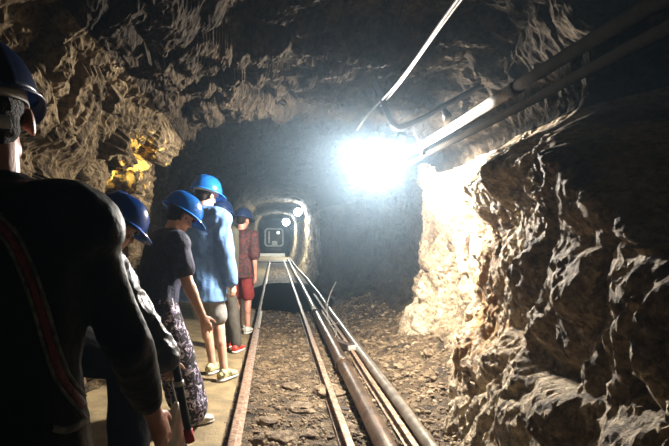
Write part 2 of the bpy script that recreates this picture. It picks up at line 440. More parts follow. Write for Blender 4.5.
# ground
def ground_z(x, d):
    p = V((x, d, 0))
    z = 0.022 * noise.fractal(p * 3.2, 0.8, 2.1, 5) + 0.012 * noise.noise(p * 14)
    z += 0.42 * max(0, x - 1.02) ** 1.3 * (1 + 0.5 * noise.noise(p * 2.5)) + 0.06 * sstep(0.95, 1.25, x) * (noise.noise(p * 6) + 0.3)
    z -= 0.012
    if x < -0.36: z = -0.06
    return z
xs = drange([(-2.3, -0.4, 0.2), (-0.4, 1.9, 0.025), (1.9, 2.4, 0.1)])
ds_ = drange([(-1.6, 2.6, 0.15), (2.6, 8.0, 0.025), (8.0, 14.0, 0.08), (14.0, 40.0, 0.4)])
G = np.empty((len(xs), len(ds_), 3))
for i, x in enumerate(xs):
    for j, d in enumerate(ds_):
        G[i, j] = (x, d, ground_z(x, d))
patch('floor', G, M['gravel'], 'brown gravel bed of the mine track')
# concrete footway along the left wall
pb = bmesh.new()
yy = drange([(-1.5, 9.0, 0.1), (9.0, 34.0, 0.5)])
rows = []
for y in yy:
    e = -0.335 + 0.012 * noise.noise(V((0, y * 3, 0)))
    rows.append([pb.verts.new((-1.9, y, -0.2)), pb.verts.new((-1.9, y, 0.02)), pb.verts.new((-1.1, y, 0.015 + 0.01 * noise.noise(V((1, y, 0))))),
                 pb.verts.new((-0.7, y, 0.01 + 0.008 * noise.noise(V((4, y * 1.5, 0))))), pb.verts.new((e, y, 0.005)), pb.verts.new((e, y, -0.2))])
for a, c in zip(rows, rows[1:]):
    for k in range(5): pb.faces.new((a[k], a[k + 1], c[k + 1], c[k]))
tag(obj('path', pb, M['path'], smooth=False), 'tan concrete footway the people stand on, beside the left rail', None, None, 'structure')

# gravel as one mass of small stones
def pebble_mesh(bm_v, bm_f, c, r, rng):
    base = len(bm_v)
    t = (1 + 5 ** 0.5) / 2
    ico = [(-1, t, 0), (1, t, 0), (-1, -t, 0), (1, -t, 0), (0, -1, t), (0, 1, t), (0, -1, -t), (0, 1, -t), (t, 0, -1), (t, 0, 1), (-t, 0, -1), (-t, 0, 1)]
    a = rng.uniform(0, 6.28); sx, sy, sz = rng.uniform(.7, 1.4), rng.uniform(.6, 1.1), rng.uniform(.4, .8)
    for v in ico:
        k = r / 1.9 * rng.uniform(0.75, 1.2)
        x, y, z = v[0] * k * sx, v[1] * k * sy, v[2] * k * sz
        bm_v.append((c[0] + x * math.cos(a) - y * math.sin(a), c[1] + x * math.sin(a) + y * math.cos(a), c[2] + z))
    for f in ((0, 11, 5), (0, 5, 1), (0, 1, 7), (0, 7, 10), (0, 10, 11), (1, 5, 9), (5, 11, 4), (11, 10, 2), (10, 7, 6), (7, 1, 8),
              (3, 9, 4), (3, 4, 2), (3, 2, 6), (3, 6, 8), (3, 8, 9), (4, 9, 5), (2, 4, 11), (6, 2, 10), (8, 6, 7), (9, 8, 1)):
        bm_f.append(tuple(base + i for i in f))
rng = random.Random(3)
vs, fs = [], []
for k in range(11000):
    d = 2.9 + 6.6 * rng.random() ** 1.8
    x = rng.uniform(-0.24, 1.65)
    if 0.40 < x < 0.50: continue
    r = 0.006 + 0.017 * rng.random() ** 3
    if x > 1.0 and rng.random() < 0.3: r *= 1.6
    pebble_mesh(vs, fs, (x, d, ground_z(x, d) + r * 0.25), r, rng)
me = bpy.data.meshes.new('gravel'); me.from_pydata(vs, [], fs); me.update()
tag(link('gravel', me, M['stone']), 'small brown gravel strewn between and beside the rails', 'gravel', None, 'stuff')

# larger loose stones, each its own thing
def stone(px, py, w_px, seed, label, flat=0.45, x=None, group=None, mt='stone', raise_=0.0):
    d = F_PX * CAM_H / (py - VY)
    c = at(px, py, d)
    r = w_px / 2 / F_PX * d
    bm = bmesh.new()
    bmesh.ops.create_icosphere(bm, subdivisions=3, radius=1)
    for v in bm.verts:
        q = v.co * 1.3 + V((seed * 3.7, seed, 0))
        dd, pp = noise.voronoi(q * 1.1)
        k = 1 + 0.35 * noise.noise(q) + 0.22 * (cellrand(pp[0]) - .5) + 0.06 * noise.noise(q * 4)
        v.co = V((v.co.x * k * r, v.co.y * k * r * 0.85, v.co.z * k * r * flat))
    o = obj('stone', bm, M[mt], smooth=False)
    o.location = (c.x, c.y, ground_z(c.x, c.y) + r * flat * 0.35 + raise_)
    o.rotation_euler = (0, 0, seed * 1.3)
    return tag(o, label, 'stone', group)
stone(328, 392, 34, 1, 'broad flat pale stone lying beside the inner side of the right rail', 0.3)
stone(300, 409, 30, 2, 'pale flat stone in the middle of the track near the bottom', 0.32)
stone(345, 428, 26, 13, 'wedge shaped stone tight against the right rail at the front', 0.4)
stone(268, 421, 24, 4, 'low tan stone nearer the left rail than the middle slabs', 0.35)
stone(282, 437, 34, 5, 'large tan slab half buried at the front of the track', 0.28)
stone(259, 442, 17, 6, 'upright dark edged stone beside the left rail at the front', 0.8)
stone(290, 386, 18, 7, 'small pale chip standing out in the middle of the gravel', 0.4)
stone(310, 434, 22, 8, 'dull stone between the front slab and the right rail', 0.45)
stone(395, 379, 17, 9, 'rounded pale stone on the ground right of the grey pipe', 0.6)
stone(343, 348, 11, 10, 'small yellowish stone between the dark pipe and the grey pipe', 0.6)
stone(258, 384, 11, 11, 'small tan stone next to the left rail halfway along', 0.5)
stone(452, 420, 13, 12, 'tan pebble sized rock on the rubble right of the pipes', 0.6)
stone(430, 372, 14, 14, 'pale rock at the foot of the lit wall above the rubble', 0.7)
stone(478, 432, 16, 15, 'angular brown rock at the bottom of the rubble slope', 0.7)

# ------------------------------------------------------------------ track
def bend(y):           # the drift drifts a little to the right far away
    return 0.0
def rail(name, x, y0, y1, label, w=0.042, h=0.075, mt='rail', wobble=0.006, group=None):
    sec = [(-w, 0), (w, 0), (w, .006), (w * .3, .012), (w * .22, h * .68), (w * .55, h * .76), (w * .55, h * .97), (w * .42, h), (-w * .42, h), (-w * .55, h * .97), (-w * .55, h * .76), (-w * .22, h * .68), (-w * .3, .012), (-w, .006)]
    bm = bmesh.new(); loops = []
    ys = drange([(y0, min(12, y1), 0.15)] + ([(12, y1, 1.0)] if y1 > 12 else []))
    for y in ys:
        xx = x(y) if callable(x) else x
        xx += wobble * noise.noise(V((xx * 5, y * 0.8, 0)))
        loops.append([bm.verts.new((xx + a, y, b)) for a, b in sec])
    n = len(sec)
    for a, c in zip(loops, loops[1:]):
        for k in range(n): bm.faces.new((a[k], a[(k + 1) % n], c[(k + 1) % n], c[k]))
    bm.faces.new(list(reversed(loops[0]))); bm.faces.new(loops[-1])
    o = obj(name, bm, M[mt], smooth=False)
    return tag(o, label, 'rail', group)
rail('rail', -0.255, 1.9, 31, 'rusty left rail of the mine track along the concrete footway')
rail('rail', 0.44, 1.9, 31, 'rusty right rail of the mine track beside the thick dark pipe')
rail('rail', lambda y: 0.83 - 0.02 * sstep(8, 20, y), 1.9, 11, 'narrow brown rail running beside the grey pipe on the right', w=0.034, h=0.06)
# sleepers, almost buried
for k in range(9):
    y = 3.25 + k * 0.78
    bm = bmesh.new(); box(bm, (0, 0, 0), 1.08, 0.16, 0.09, bevel=0.012)
    o = obj('sleeper', bm, M['sleeper'], smooth=False); o.location = (0.10, y, -0.066); o.rotation_euler = (0, 0, rng.uniform(-.02, .02))
    tag(o, 'dark timber sleeper buried under the gravel across the mine track', 'sleeper', 'buried sleepers of the mine track')

def pipe(name, pts, r, label, cat, mt, n=16, couplings=(), rr=1.25, group=None, loc=None):
    p0 = V(pts[0])
    root = thing(name, label, cat, p0, group)
    bm = bmesh.new(); tube(bm, pts, r, n); obj('pipe_run', bm, M[mt], root)
    for (c, ax, L_, m2) in couplings:
        bm = bmesh.new(); u = V(ax).normalized()
        tube(bm, [V(c) - u * L_, V(c) - u * L_ * .9, V(c) + u * L_ * .9, V(c) + u * L_], lambda t: r * (rr if 0.1 < t < .9 else rr * .93), n)
        obj('coupling', bm, M[m2], root)
    return root
def line_pts(x, z, y0, y1, st=0.25, wob=0.008, seed=0):
    return [V((x + wob * noise.noise(V((seed, y * .6, 0))), y, z + wob * noise.noise(V((seed + 7, y * .5, 3))))) for y in drange([(y0, y1, st)])]
# thick dark pipe, then its pale continuation up the drift
pipe('water_pipe', line_pts(0.645, 0.075, 1.9, 8.15, seed=1), 0.062, 'thick dark brown metal pipe lying right of the track', 'pipe', 'pipe_dark',
     couplings=[((0.645, 8.12, 0.075), (0, 1, 0), 0.06, 'iron'), ((0.645, 4.9, 0.075), (0, 1, 0), 0.04, 'pipe_dark')])
pipe('water_pipe', line_pts(0.655, 0.07, 8.35, 27, .5, .03, seed=4), 0.045, 'pale pipe continuing from the dark one towards the far lamps', 'pipe', 'pipe_pale')
pipe('water_pipe', line_pts(0.915, 0.06, 1.9, 8.9, seed=2), 0.040, 'smooth grey pipe lying furthest right beside the lit rubble', 'pipe', 'pipe_grey',
     couplings=[((0.915, 8.85, 0.06), (0, 1, 0), 0.05, 'iron')])
pipe('water_pipe', [V((0.93 - 0.13 * sstep(12, 25, y), y, 0.055 + 0.02 * noise.noise(V((0, y * .5, 5))))) for y in drange([(9.05, 28, .5)])], 0.030,
     'thin pale pipe running from the grey pipe into the distance', 'pipe', 'pipe_pale')
# loose wire
bm = bmesh.new()
tube(bm, spline([at(336, 282, 7.6), at(331, 292, 7.3), at(327, 306, 7.1), at(328, 318, 6.9), at(332, 327, 6.8), at(336, 330, 6.7), at(335, 337, 6.6), at(330, 340, 6.55)], 8), 0.0075, 6)
w1 = tag(obj('loose_wire', bm, M['wire']), 'thin grey wire sticking up in a curve between the two pipes', 'wire')
bm = bmesh.new()
tube(bm, spline([V((0.70, 6.75, 0.13)), V((0.78, 6.8, 0.14)), V((0.88, 6.95, 0.13)), V((0.97, 7.1, 0.11))], 6), 0.006, 6)
tag(obj('loose_wire', bm, M['wire']), 'short wire tied across from the loop to the grey pipe', 'wire')
# wooden chock with pale end lying between the pipes
cr_ = thing('timber_chock', 'broken dark timber chock lying between the dark pipe and grey pipe', 'timber', (0.80, 5.75, 0.03))
bm = bmesh.new(); box(bm, (0.78, 5.95, 0.045), 0.09, 0.42, 0.07, X=V((.93, .36, 0)), Y=V((-.36, .93, 0)), bevel=0.008); obj('block', bm, M['sleeper'], cr_, False)
bm = bmesh.new(); box(bm, (0.84, 5.66, 0.07), 0.10, 0.03, 0.05, X=V((.93, .36, 0)), Y=V((-.36, .93, 0)), bevel=0.006); obj('clamp', bm, M['pipe_pale'], cr_, False)

# puddle and far sill
bm = bmesh.new()
ring = []
for k in range(48):
    a = 2 * PI * k / 48
    rx = 1.05 * (1 + 0.25 * noise.noise(V((math.cos(a), math.sin(a), 2))))
    ry = 2.6 * (1 + 0.25 * noise.noise(V((math.cos(a) * 2, math.sin(a) * 2, 5))))
    ring.append(bm.verts.new((0.35 + rx * math.cos(a), 11.2 + ry * math.sin(a), 0.026)))
bm.faces.new(ring)
bmesh.ops.solidify(bm, geom=list(bm.faces), thickness=0.004)
tag(obj('puddle', bm, M['water'], smooth=False), 'shallow puddle with bluish reflected light in its colour across the track bed before the far lamps', 'puddle', None, 'stuff')
bm = bmesh.new(); box(bm, (-0.15, 31.6, 0.05), 1.5, 0.5, 0.26, bevel=0.02)
tag(obj('sill', bm, M['white'], smooth=False), 'pale raised sill across the far end of the track', 'sill')
bm = bmesh.new(); box(bm, (-0.05, 27.0, 0.02), 1.7, 5.0, 0.05, bevel=0.01)
tag(obj('floor_slab', bm, M['path'], smooth=False), 'tan concrete slab of the track bed near the far sill', None, None, 'structure')

# mine car far down the drift
car = thing('mine_car', 'white framed mine car standing at the far end of the tunnel', 'mine car', (-0.03, 33, 0))
def rrect(cx, cz, w, h, y, r=0.18, n=6):
    pts = []
    for (sx, sz, a0) in ((1, 1, 0), (-1, 1, PI / 2), (-1, -1, PI), (1, -1, 1.5 * PI)):
        for k in range(n + 1):
            a = a0 + PI / 2 * k / n
            pts.append(V((cx + sx * (w / 2 - r) + r * math.cos(a), y, cz + sz * (h / 2 - r) + r * math.sin(a))))
    pts.append(pts[0]); return pts
bm = bmesh.new(); tube(bm, rrect(-0.06, 1.15, 1.12, 1.08, 32.9), 0.055, 8, False); obj('frame', bm, M['car_white'], car)
bm = bmesh.new(); box(bm, (-0.06, 33.6, 1.12), 1.04, 1.3, 1.02, bevel=0.08); obj('cabin', bm, M['iron'], car)
bm = bmesh.new(); box(bm, (-0.06, 33.5, 0.36), 0.95, 1.7, 0.34, bevel=0.04); obj('chassis', bm, M['iron'], car)
for sx in (-0.42, 0.32):
    for yy_ in (33.0, 34.1):
        bm = bmesh.new(); tube(bm, [V((sx - .04, yy_, .15)), V((sx + .04, yy_, .15))], 0.15, 16); obj('wheel', bm, M['iron'], car)
bm = bmesh.new(); box(bm, (-0.02, 32.85, 0.80), 0.34, 0.08, 0.26, bevel=0.03); obj('console', bm, M['car_white'], car)
bm = bmesh.new(); box(bm, (-0.38, 32.88, 1.15), 0.10, 0.05, 0.75, bevel=0.02); obj('upright', bm, M['car_white'], car)
bm = bmesh.new(); ellip(bm, (0.2, 32.8, 1.45), .09, .05, .09); obj('headlamp', bm, M['lamp_glow_car'], car)

# ------------------------------------------------------------------ roof fittings
Y0, Y1 = 1.2, 9.6
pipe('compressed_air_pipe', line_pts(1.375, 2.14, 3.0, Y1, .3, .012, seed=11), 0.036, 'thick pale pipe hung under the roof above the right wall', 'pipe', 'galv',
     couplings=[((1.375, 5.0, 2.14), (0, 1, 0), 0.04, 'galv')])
pipe('compressed_air_pipe', line_pts(1.375, 2.14, Y0, 2.97, .3, .012, seed=11), 0.033, 'roof pipe with shade put into its dark colour, running from the pale one towards the viewer', 'pipe', 'pipe_shade',
     couplings=[((1.375, 2.97, 2.14), (0, 1, 0), 0.04, 'pipe_shade')])
pipe('compressed_air_pipe', line_pts(1.42, 2.05, Y0, Y1, .3, .012, seed=12), 0.026, 'thinner dull pipe just below the thick pale roof pipe', 'pipe', 'pipe_shade')
# power cable under the roof
bm = bmesh.new(); tube(bm, [V((0.86 + .01 * math.sin(y * 2.2), y, 2.40 - .02 * math.sin(y * 1.3) ** 2)) for y in drange([(1.2, 5.4, .1)])], 0.0085, 8)
tag(obj('power_cable', bm, M['cable']), 'pale cable strung along the roof towards the floodlight', 'cable')
bm = bmesh.new(); tube(bm, [V((0.885 + .012 * math.sin(y * 1.7 + 1), y, 2.405 - .02 * math.sin(y * 1.1 + .5) ** 2)) for y in drange([(1.2, 4.4, .1)])], 0.006, 8)
tag(obj('power_cable', bm, M['cable']), 'thinner second cable beside the pale roof cable', 'cable')

# bent hanger bar
br = thing('hanger_bracket', 'dark bent steel hanger bar below the roof right of the floodlight', 'bracket', (0.88, 4.2, 2.5))
bm = bmesh.new()
tube(bm, spline([V((0.80, 4.25, 2.62)), at(383, 100, 4.2), at(389, 117, 4.2), at(394, 125, 4.2), at(402, 127, 4.2), at(425, 117, 4.2), at(448, 104, 4.15), at(470, 92, 4.1), V((1.62, 4.05, 2.47))], 6), 0.025, 10)
obj('bar', bm, M['iron'], br)
def chain(a, b, n, parent):
    bm = bmesh.new()
    a, b = V(a), V(b)
    u = (b - a).normalized(); L_ = (b - a).length / n
    for k in range(n):
        c = a + u * (L_ * (k + .5)); s_ = basis(u)[k % 2]
        pts = [c + u * (L_ * .62 * math.cos(t)) + s_ * (L_ * .28 * math.sin(t)) for t in [2 * PI * i / 10 for i in range(11)]]
        tube(bm, pts, L_ * .1, 5, False)
    obj('chain', bm, M['iron'], parent)
chain(at(411, 123, 4.2), at(422, 150, 4.25), 10, br)
chain(at(429, 117, 4.2), at(423, 150, 4.25), 12, br)
bm = bmesh.new(); box(bm, at(423, 153, 4.25), .035, .05, .03, bevel=.006); obj('clip', bm, M['iron'], br)
sl = thing('roof_lamp', 'small dark unlit lamp hanging from the hanger bar', 'lamp', at(445, 108, 4.1))
c = at(445, 112, 4.1)
ax_ = V((.35, -.25, -.9)).normalized()
bm = bmesh.new(); loft(bm, [(c - ax_ * .03, .012, .012), (c - ax_ * .02, .022, .022), (c + ax_ * .01, .028, .028), (c + ax_ * .05, .036, .036), (c + ax_ * .058, .03, .03)], 16); obj('housing', bm, M['iron'], sl)
bm = bmesh.new(); tube(bm, [c - ax_ * .03, c - ax_ * .05 + V((0, .02, .02)), at(443, 106, 4.15)], .006, 6); obj('stem', bm, M['iron'], sl)

# floodlight
LP = V((0.885, 4.60, 2.008))
fl = thing('floodlight', 'nearest and brightest white lamp, shaded, hung under the roof beside the pale pipe', 'lamp', LP)
bm = bmesh.new(); ellip(bm, LP, .085, .085, .070, u=24, v=16); obj('bulb', bm, M['lamp_glow'], fl)
Zu = V((0, 0, 1))
bm = bmesh.new(); loft(bm, [(LP + Zu * .062, .185, .185, Zu), (LP + Zu * .070, .185, .185, Zu), (LP + Zu * .12, .09, .09, Zu), (LP + Zu * .17, .05, .05, Zu), (LP + Zu * .20, .035, .035, Zu)], 24); obj('shade', bm, M['iron'], fl)
bm = bmesh.new()
for k in range(6):
    a = PI / 3 * k; e = V((math.cos(a), math.sin(a), 0))
    tube(bm, spline([LP + e * .12 + Zu * .088, LP + e * .115 + Zu * .0, LP + e * .07 - Zu * .10, LP - Zu * .125], 4), .0022, 5)
obj('guard', bm, M['iron'], fl)
bm = bmesh.new(); tube(bm, [LP + Zu * .19, V((0.885, 4.62, 2.66))], .010, 8); obj('hanger_rod', bm, M['iron'], fl)
def lamp_data(name, kind, energy, col, loc, radius, parent, aim=None, ang=None, blend=0.3):
    ld = bpy.data.lights.new(name, kind); ld.energy = energy; ld.color = col; ld.shadow_soft_size = radius
    o = bpy.data.objects.new(name, ld); COL.objects.link(o)
    o.location = loc
    if aim is not None:
        o.rotation_euler = V(aim).to_track_quat('-Z', 'Y').to_euler()
        ld.spot_size = ang; ld.spot_blend = blend
    if parent is not None:
        o.parent = parent; o.matrix_parent_inverse = Matrix.Translation(-parent.location)
    return o
lamp_data('floodlight_bulb', 'POINT', 3300, (1.0, 0.94, 0.85), LP, 0.10, fl)

# far lamps
def far_lamp(p, energy, r, label, ceil_z):
    t = thing('tunnel_lamp', label, 'lamp', p)
    bm = bmesh.new(); ellip(bm, p, r, r, r); obj('bulb', bm, M['lamp_glow_far'], t)
    bm = bmesh.new(); loft(bm, [(p + V((0, 0, r * .9)), r * 1.3, r * 1.3), (p + V((0, 0, r * 1.4)), r * .7, r * .7), (p + V((0, 0, r * 2)), r * .4, r * .4)], 14); obj('shade', bm, M['iron'], t)
    bm = bmesh.new(); tube(bm, [p + V((0, 0, r * 1.9)), V((p.x, p.y, ceil_z))], .012, 6); obj('stem', bm, M['iron'], t)
    lamp_data('tunnel_bulb', 'POINT', energy, (0.95, 1.0, 0.93), p + V((0, -r * 1.3, -r * .6)), r * .5, t)
far_lamp(at(298, 212, 18.5), 480, 0.14, 'nearer of the two round glaring lamps far down the tunnel', 2.5)
far_lamp(at(286, 222, 29), 480, 0.20, 'further of the two round glaring lamps far down the tunnel', 2.5)
# unseen fill lamp added behind the visitors for sheen on the front jacket
back_fill = thing('tunnel_lamp', 'unseen fill lamp added under the roof behind the visitors', 'lamp', V((-0.7, -1.1, 2.1)))
bm = bmesh.new(); ellip(bm, (-0.7, -1.1, 2.1), .05, .05, .05); obj('bulb', bm, M['lamp_glow_car'], back_fill)
lamp_data('tunnel_bulb', 'POINT', 1.1, (0.85, 1.0, 0.88), (-0.7, -1.02, 2.05), 0.05, back_fill)

# ------------------------------------------------------------------ people
def ik(a, b, l1, l2, hint):
    a, b = V(a), V(b)
    d = b - a
    if d.length > (l1 + l2) * .995:
        b = a + d.normalized() * (l1 + l2) * .995; d = b - a
    L_ = d.length; u = d / L_
    x = (l1 * l1 - l2 * l2 + L_ * L_) / (2 * L_)
    h = math.sqrt(max(l1 * l1 - x * x, 0))
    hv = V(hint) - u * V(hint).dot(u); hv.normalize()
    return a + u * x + hv * h, b

def hand(bm, wrist, dirv, palm_n, thumb_side, k=1.0, curl=0.5, fr=0.0085):
    """palm_n points out of the palm; thumb_side: unit vector towards the thumb"""
    D = V(dirv).normalized()
    Nn = V(palm_n) - D * V(palm_n).dot(D); Nn.normalize()
    T = V(thumb_side) - D * V(thumb_side).dot(D) - Nn * V(thumb_side).dot(Nn); T.normalize()
    w = V(wrist)
    loft(bm, [(w - D * .02 * k, .024 * k, .018 * k, D), (w + D * .02 * k, .032 * k, .017 * k, D), (w + D * .055 * k, .040 * k, .015 * k, D), (w + D * .085 * k, .038 * k, .012 * k, D)], 14, T)
    for i, ln in enumerate((.072, .082, .076, .060)):
        base = w + D * (.082 - .004 * abs(i - 1)) * k + T * (.030 - .0195 * i) * k
        dd = (D + T * (.10 - .07 * i)).normalized(); p = base
        c = curl * (0.9 + .12 * i)
        for j, fr_ in enumerate((.45, .32, .23)):
            c_ = c * (0.75 if j == 0 else 1.0)
            ang = c_
            ax = dd.cross(Nn).normalized()
            dd = Quaternion(ax, ang) @ dd
            Nn2 = Nn
            q = p + dd * ln * fr_ * k
            r0 = fr * k * (1.0 - .1 * j)
            capsule(bm, p, q, r0, r0 * .92, 8)
            p = q
    p = w + D * .028 * k + T * .026 * k
    dd = (D * .62 + T * .70 + Nn * .28).normalized()
    for ln, r0 in ((.040, .0125), (.032, .0105), (.026, .009)):
        q = p + dd * ln * k
        capsule(bm, p, q, r0 * k, r0 * .9 * k, 8)
        dd = (dd + D * .30 + Nn * .35 * curl).normalized(); p = q

def frame_dir(yaw):        # 0 = down the tunnel, positive turns right
    return V((math.sin(yaw), math.cos(yaw), 0)), V((math.cos(yaw), -math.sin(yaw), 0))

class P: pass
def skeleton(x, y, yaw, H, lean, hpitch, hyaw, handR, handL, footR, footL, g=1.0, hroll=0.0):
    s = P(); k = H / 1.75; s.k = k
    F, S = frame_dir(math.radians(yaw)); U = V((0, 0, 1))
    ln = math.radians(lean)
    s.F, s.S = F, S; s.g = g
    s.pel = V((x, y, .93 * k)) - F * math.sin(ln) * .12
    T = (F * math.sin(ln) + U * math.cos(ln)); Nf = (F * math.cos(ln) - U * math.sin(ln))
    s.T, s.N = T, Nf
    s.waist = s.pel + T * .16 * k
    s.chest = s.pel + T * .36 * k + Nf * .01
    s.shl = s.pel + T * .49 * k
    s.neck = s.pel + T * .545 * k
    s.shR = s.shl + S * .185 * k - T * .03 * k
    s.shL = s.shl - S * .185 * k - T * .03 * k
    Fh, Sh = frame_dir(math.radians(yaw + hyaw))
    hp = math.radians(hpitch)
    HF = Fh * math.cos(hp) - U * math.sin(hp); HU = Fh * math.sin(hp) + U * math.cos(hp)
    if hroll:
        q = Quaternion(HF, math.radians(hroll)); HU = q @ HU; Sh = q @ Sh
    s.HF, s.HU, s.HS = HF, HU, Sh
    s.head = s.neck + (T * .4 + HU * .6).normalized() * .155 * k + HF * .025 * k
    s.hpR = s.pel + S * .085 * k; s.hpL = s.pel - S * .085 * k
    down = V((0, 0, -1))
    s.elR, s.wrR = ik(s.shR, V(handR), .30 * k, .255 * k, -F + S * .5 + down * .2)
    s.elL, s.wrL = ik(s.shL, V(handL), .30 * k, .255 * k, -F - S * .5 + down * .2)
    s.knR, s.anR = ik(s.hpR, V(footR) + U * .085 * k, .43 * k, .425 * k, F)
    s.knL, s.anL = ik(s.hpL, V(footL) + U * .085 * k, .43 * k, .425 * k, F)
    return s

def torso(bm, s, o=0.0, top=True, lo=-0.10, hem=None):
    k = s.k; S = s.S; T = s.T; c = s.pel
    r = [(c + T * lo * k, (.150) * k + o, (.105) * k + o, T), (s.pel, .165 * k + o, .118 * k + o, T), (s.waist, .140 * k + o, .105 * k + o, T),
         (s.chest, .165 * k + o, .120 * k + o, T), (s.chest + T * .07 * k, .172 * k + o, .112 * k + o, T), (s.shl, .150 * k + o * .9, .082 * k + o * .8, T), (s.neck, .065 * k + o * .6, .060 * k + o * .6, T)]
    if hem: r[0] = (c + T * lo * k, (.150) * k + o + hem, (.105) * k + o + hem, T)
    loft(bm, r, 22, S)
    for sh in (s.shR, s.shL):
        capsule(bm, s.shl - T * .015 * k, sh, .066 * k + o * .8, .060 * k + o * .8)

def limb(bm, a, b, c, r0, r1, r2, upto=1.0):
    capsule(bm, a, b, r0, r1, 14)
    if upto > 0: capsule(bm, b, V(b).lerp(V(c), upto), r1, r1 + (r2 - r1) * upto, 14)

def head_parts(bm, s):
    k = s.k; c, F, U, S = s.head, s.HF, s.HU, s.HS
    E = lambda p, a, b_, c_, uu=14, vv=10: ellip(bm, c + (S * p[0] + F * p[1] + U * p[2]) * k, a * k, b_ * k, c_ * k, S, F, U, uu, vv)
    E((0, -.008, .025), .076, .098, .088)
    E((0, .025, -.045), .058, .068, .068)          # face
    E((0, .055, -.085), .036, .036, .030)          # chin
    E((0, .078, .020), .055, .020, .018)           # brow
    for q in (-1, 1):
        E((q * .087, -.004, -.020), .009, .021, .034)   # ear
        E((q * .078, -.002, -.022), .014, .013, .018)
        E((q * .034, .068, -.030), .022, .018, .018)    # cheek
        E((q * .045, .02, -.07), .014, .036, .024)      # jaw
    n0 = c + (F * .088 + U * .008) * k; n1 = c + (F * .110 - U * .032) * k
    capsule(bm, n0, n1, .009 * k, .014 * k, 8)
    E((0, .098, -.035), .018, .010, .009)
    E((0, .088, -.060), .024, .010, .006); E((0, .086, -.070), .022, .010, .007)
    capsule(bm, s.neck - s.T * .05 * k, c - U * .06 * k - F * .02 * k, .062 * k, .056 * k, 14)

def helmet(parent, s, mt, band=False, emblem=False, tilt=0.0, scale=1.10):
    k = s.k * scale
    F = (Quaternion(s.HS, -math.radians(tilt)) @ s.HF); U = (Quaternion(s.HS, -math.radians(tilt)) @ s.HU); S = s.HS
    c = s.head + U * .032 * s.k - F * .004 * s.k
    e = bpy.data.objects.new('helmet', None); COL.objects.link(e); e.parent = parent; e.matrix_parent_inverse = Matrix.Translation(-parent.location)
    # shell with a low ridge
    bm = bmesh.new(); nA, nR = 48, 16; loops = []
    def rad(a):     # base outline
        return .112 * k, .142 * k
    for j in range(nR + 1):
        t = j / nR * PI / 2
        row = []
        for i in range(nA):
            a = 2 * PI * i / nA
            rx, ry = rad(a)
            pr = math.cos(t) ** 0.72 if t < PI / 2 - 1e-6 else 0
            hz = .128 * k * math.sin(t) ** 1.05
            x = rx * math.cos(a) * pr; y = ry * math.sin(a) * pr
            rdg = .007 * k * math.exp(-(x / (.020 * k)) ** 2) * (math.sin(t) ** .5) + .0035 * k * math.exp(-((abs(x) - .055 * k) / (.010 * k)) ** 2) * math.sin(2 * t)
            row.append(c + S * x + F * y + U * (hz + rdg))
        loops.append(row)
    vv = [[bm.verts.new(p) for p in row] for row in loops[:-1]]
    top = bm.verts.new(c + U * .135 * k)
    for a, b in zip(vv, vv[1:]):
        for i in range(nA): bm.faces.new((a[i], a[(i + 1) % nA], b[(i + 1) % nA], b[i]))
    for i in range(nA): bm.faces.new((vv[-1][i], vv[-1][(i + 1) % nA], top))
    bmesh.ops.solidify(bm, geom=list(bm.faces), thickness=.004)
    sh = obj('shell', bm, M[mt]); sh.parent = e
    # rim and peak
    bm = bmesh.new(); rows = []
    for i in range(nA):
        a = 2 * PI * i / nA
        rx, ry = .112 * k, .142 * k
        peak = max(0, math.sin(a)) ** 1.6
        ext = (.012 + .040 * peak) * k
        drop = (.006 + .020 * peak) * k
        x0, y0 = rx * math.cos(a), ry * math.sin(a)
        nx, ny = math.cos(a) / rx, math.sin(a) / ry; q = math.hypot(nx, ny); nx /= q; ny /= q
        pts = []
        for (f, u) in ((-.15, .006 * k), (.0, .002 * k), (.5, -drop * .45), (1.0, -drop), (1.0, -drop - .005 * k), (.5, -drop * .45 - .004 * k), (-.15, -.004 * k)):
            pts.append(bm.verts.new(c + S * (x0 + nx * ext * f) + F * (y0 + ny * ext * f) + U * u))
        rows.append(pts)
    for i in range(nA):
        a, b = rows[i], rows[(i + 1) % nA]
        for j in range(7): bm.faces.new((a[j], a[(j + 1) % 7], b[(j + 1) % 7], b[j]))
    pk = obj('brim', bm, M[mt]); pk.parent = e
    # headband inside
    bm = bmesh.new(); r1 = []
    for i in range(32):
        a = 2 * PI * i / 32
        r1.append([bm.verts.new(c + S * (.090 * k * w * math.cos(a)) + F * (.114 * k * w * math.sin(a)) + U * (h * k)) for w, h in ((1, .012), (1, -.016), (.97, -.016), (.97, .012))])
    for i in range(32):
        a, b = r1[i], r1[(i + 1) % 32]
        for j in range(4): bm.faces.new((a[j], a[(j + 1) % 4], b[(j + 1) % 4], b[j]))
    hb = obj('headband', bm, M['white'] if band else M['rubber']); hb.parent = e
    if emblem:
        # crossed hammers emblem and a small line of marks above the peak, facing the side
        bm = bmesh.new()
        bv = BVHTree.FromPolygons([v.co[:] for v in sh.data.vertices], [p.vertices[:] for p in sh.data.polygons])
        cam = V((0, 0, CAM_H))
        def mark(px0, py0, px1, py1, w):
            pts = []
            for t in (0, .5, 1):
                tgt = at(px0 + (px1 - px0) * t, py0 + (py1 - py0) * t, 3.0)
                h = bv.ray_cast(cam, (tgt - cam).normalized())
                if h[0] is None: continue
                pts.append(h[0] - (tgt - cam).normalized() * .0015)
            if len(pts) > 1: tube(bm, pts, w * 1.6, 6)
        for a_ in emblem: mark(*a_)
        if len(bm.verts):
            em = obj('emblem', bm, M['white']); em.parent = e
        else: bm.free()
    return e

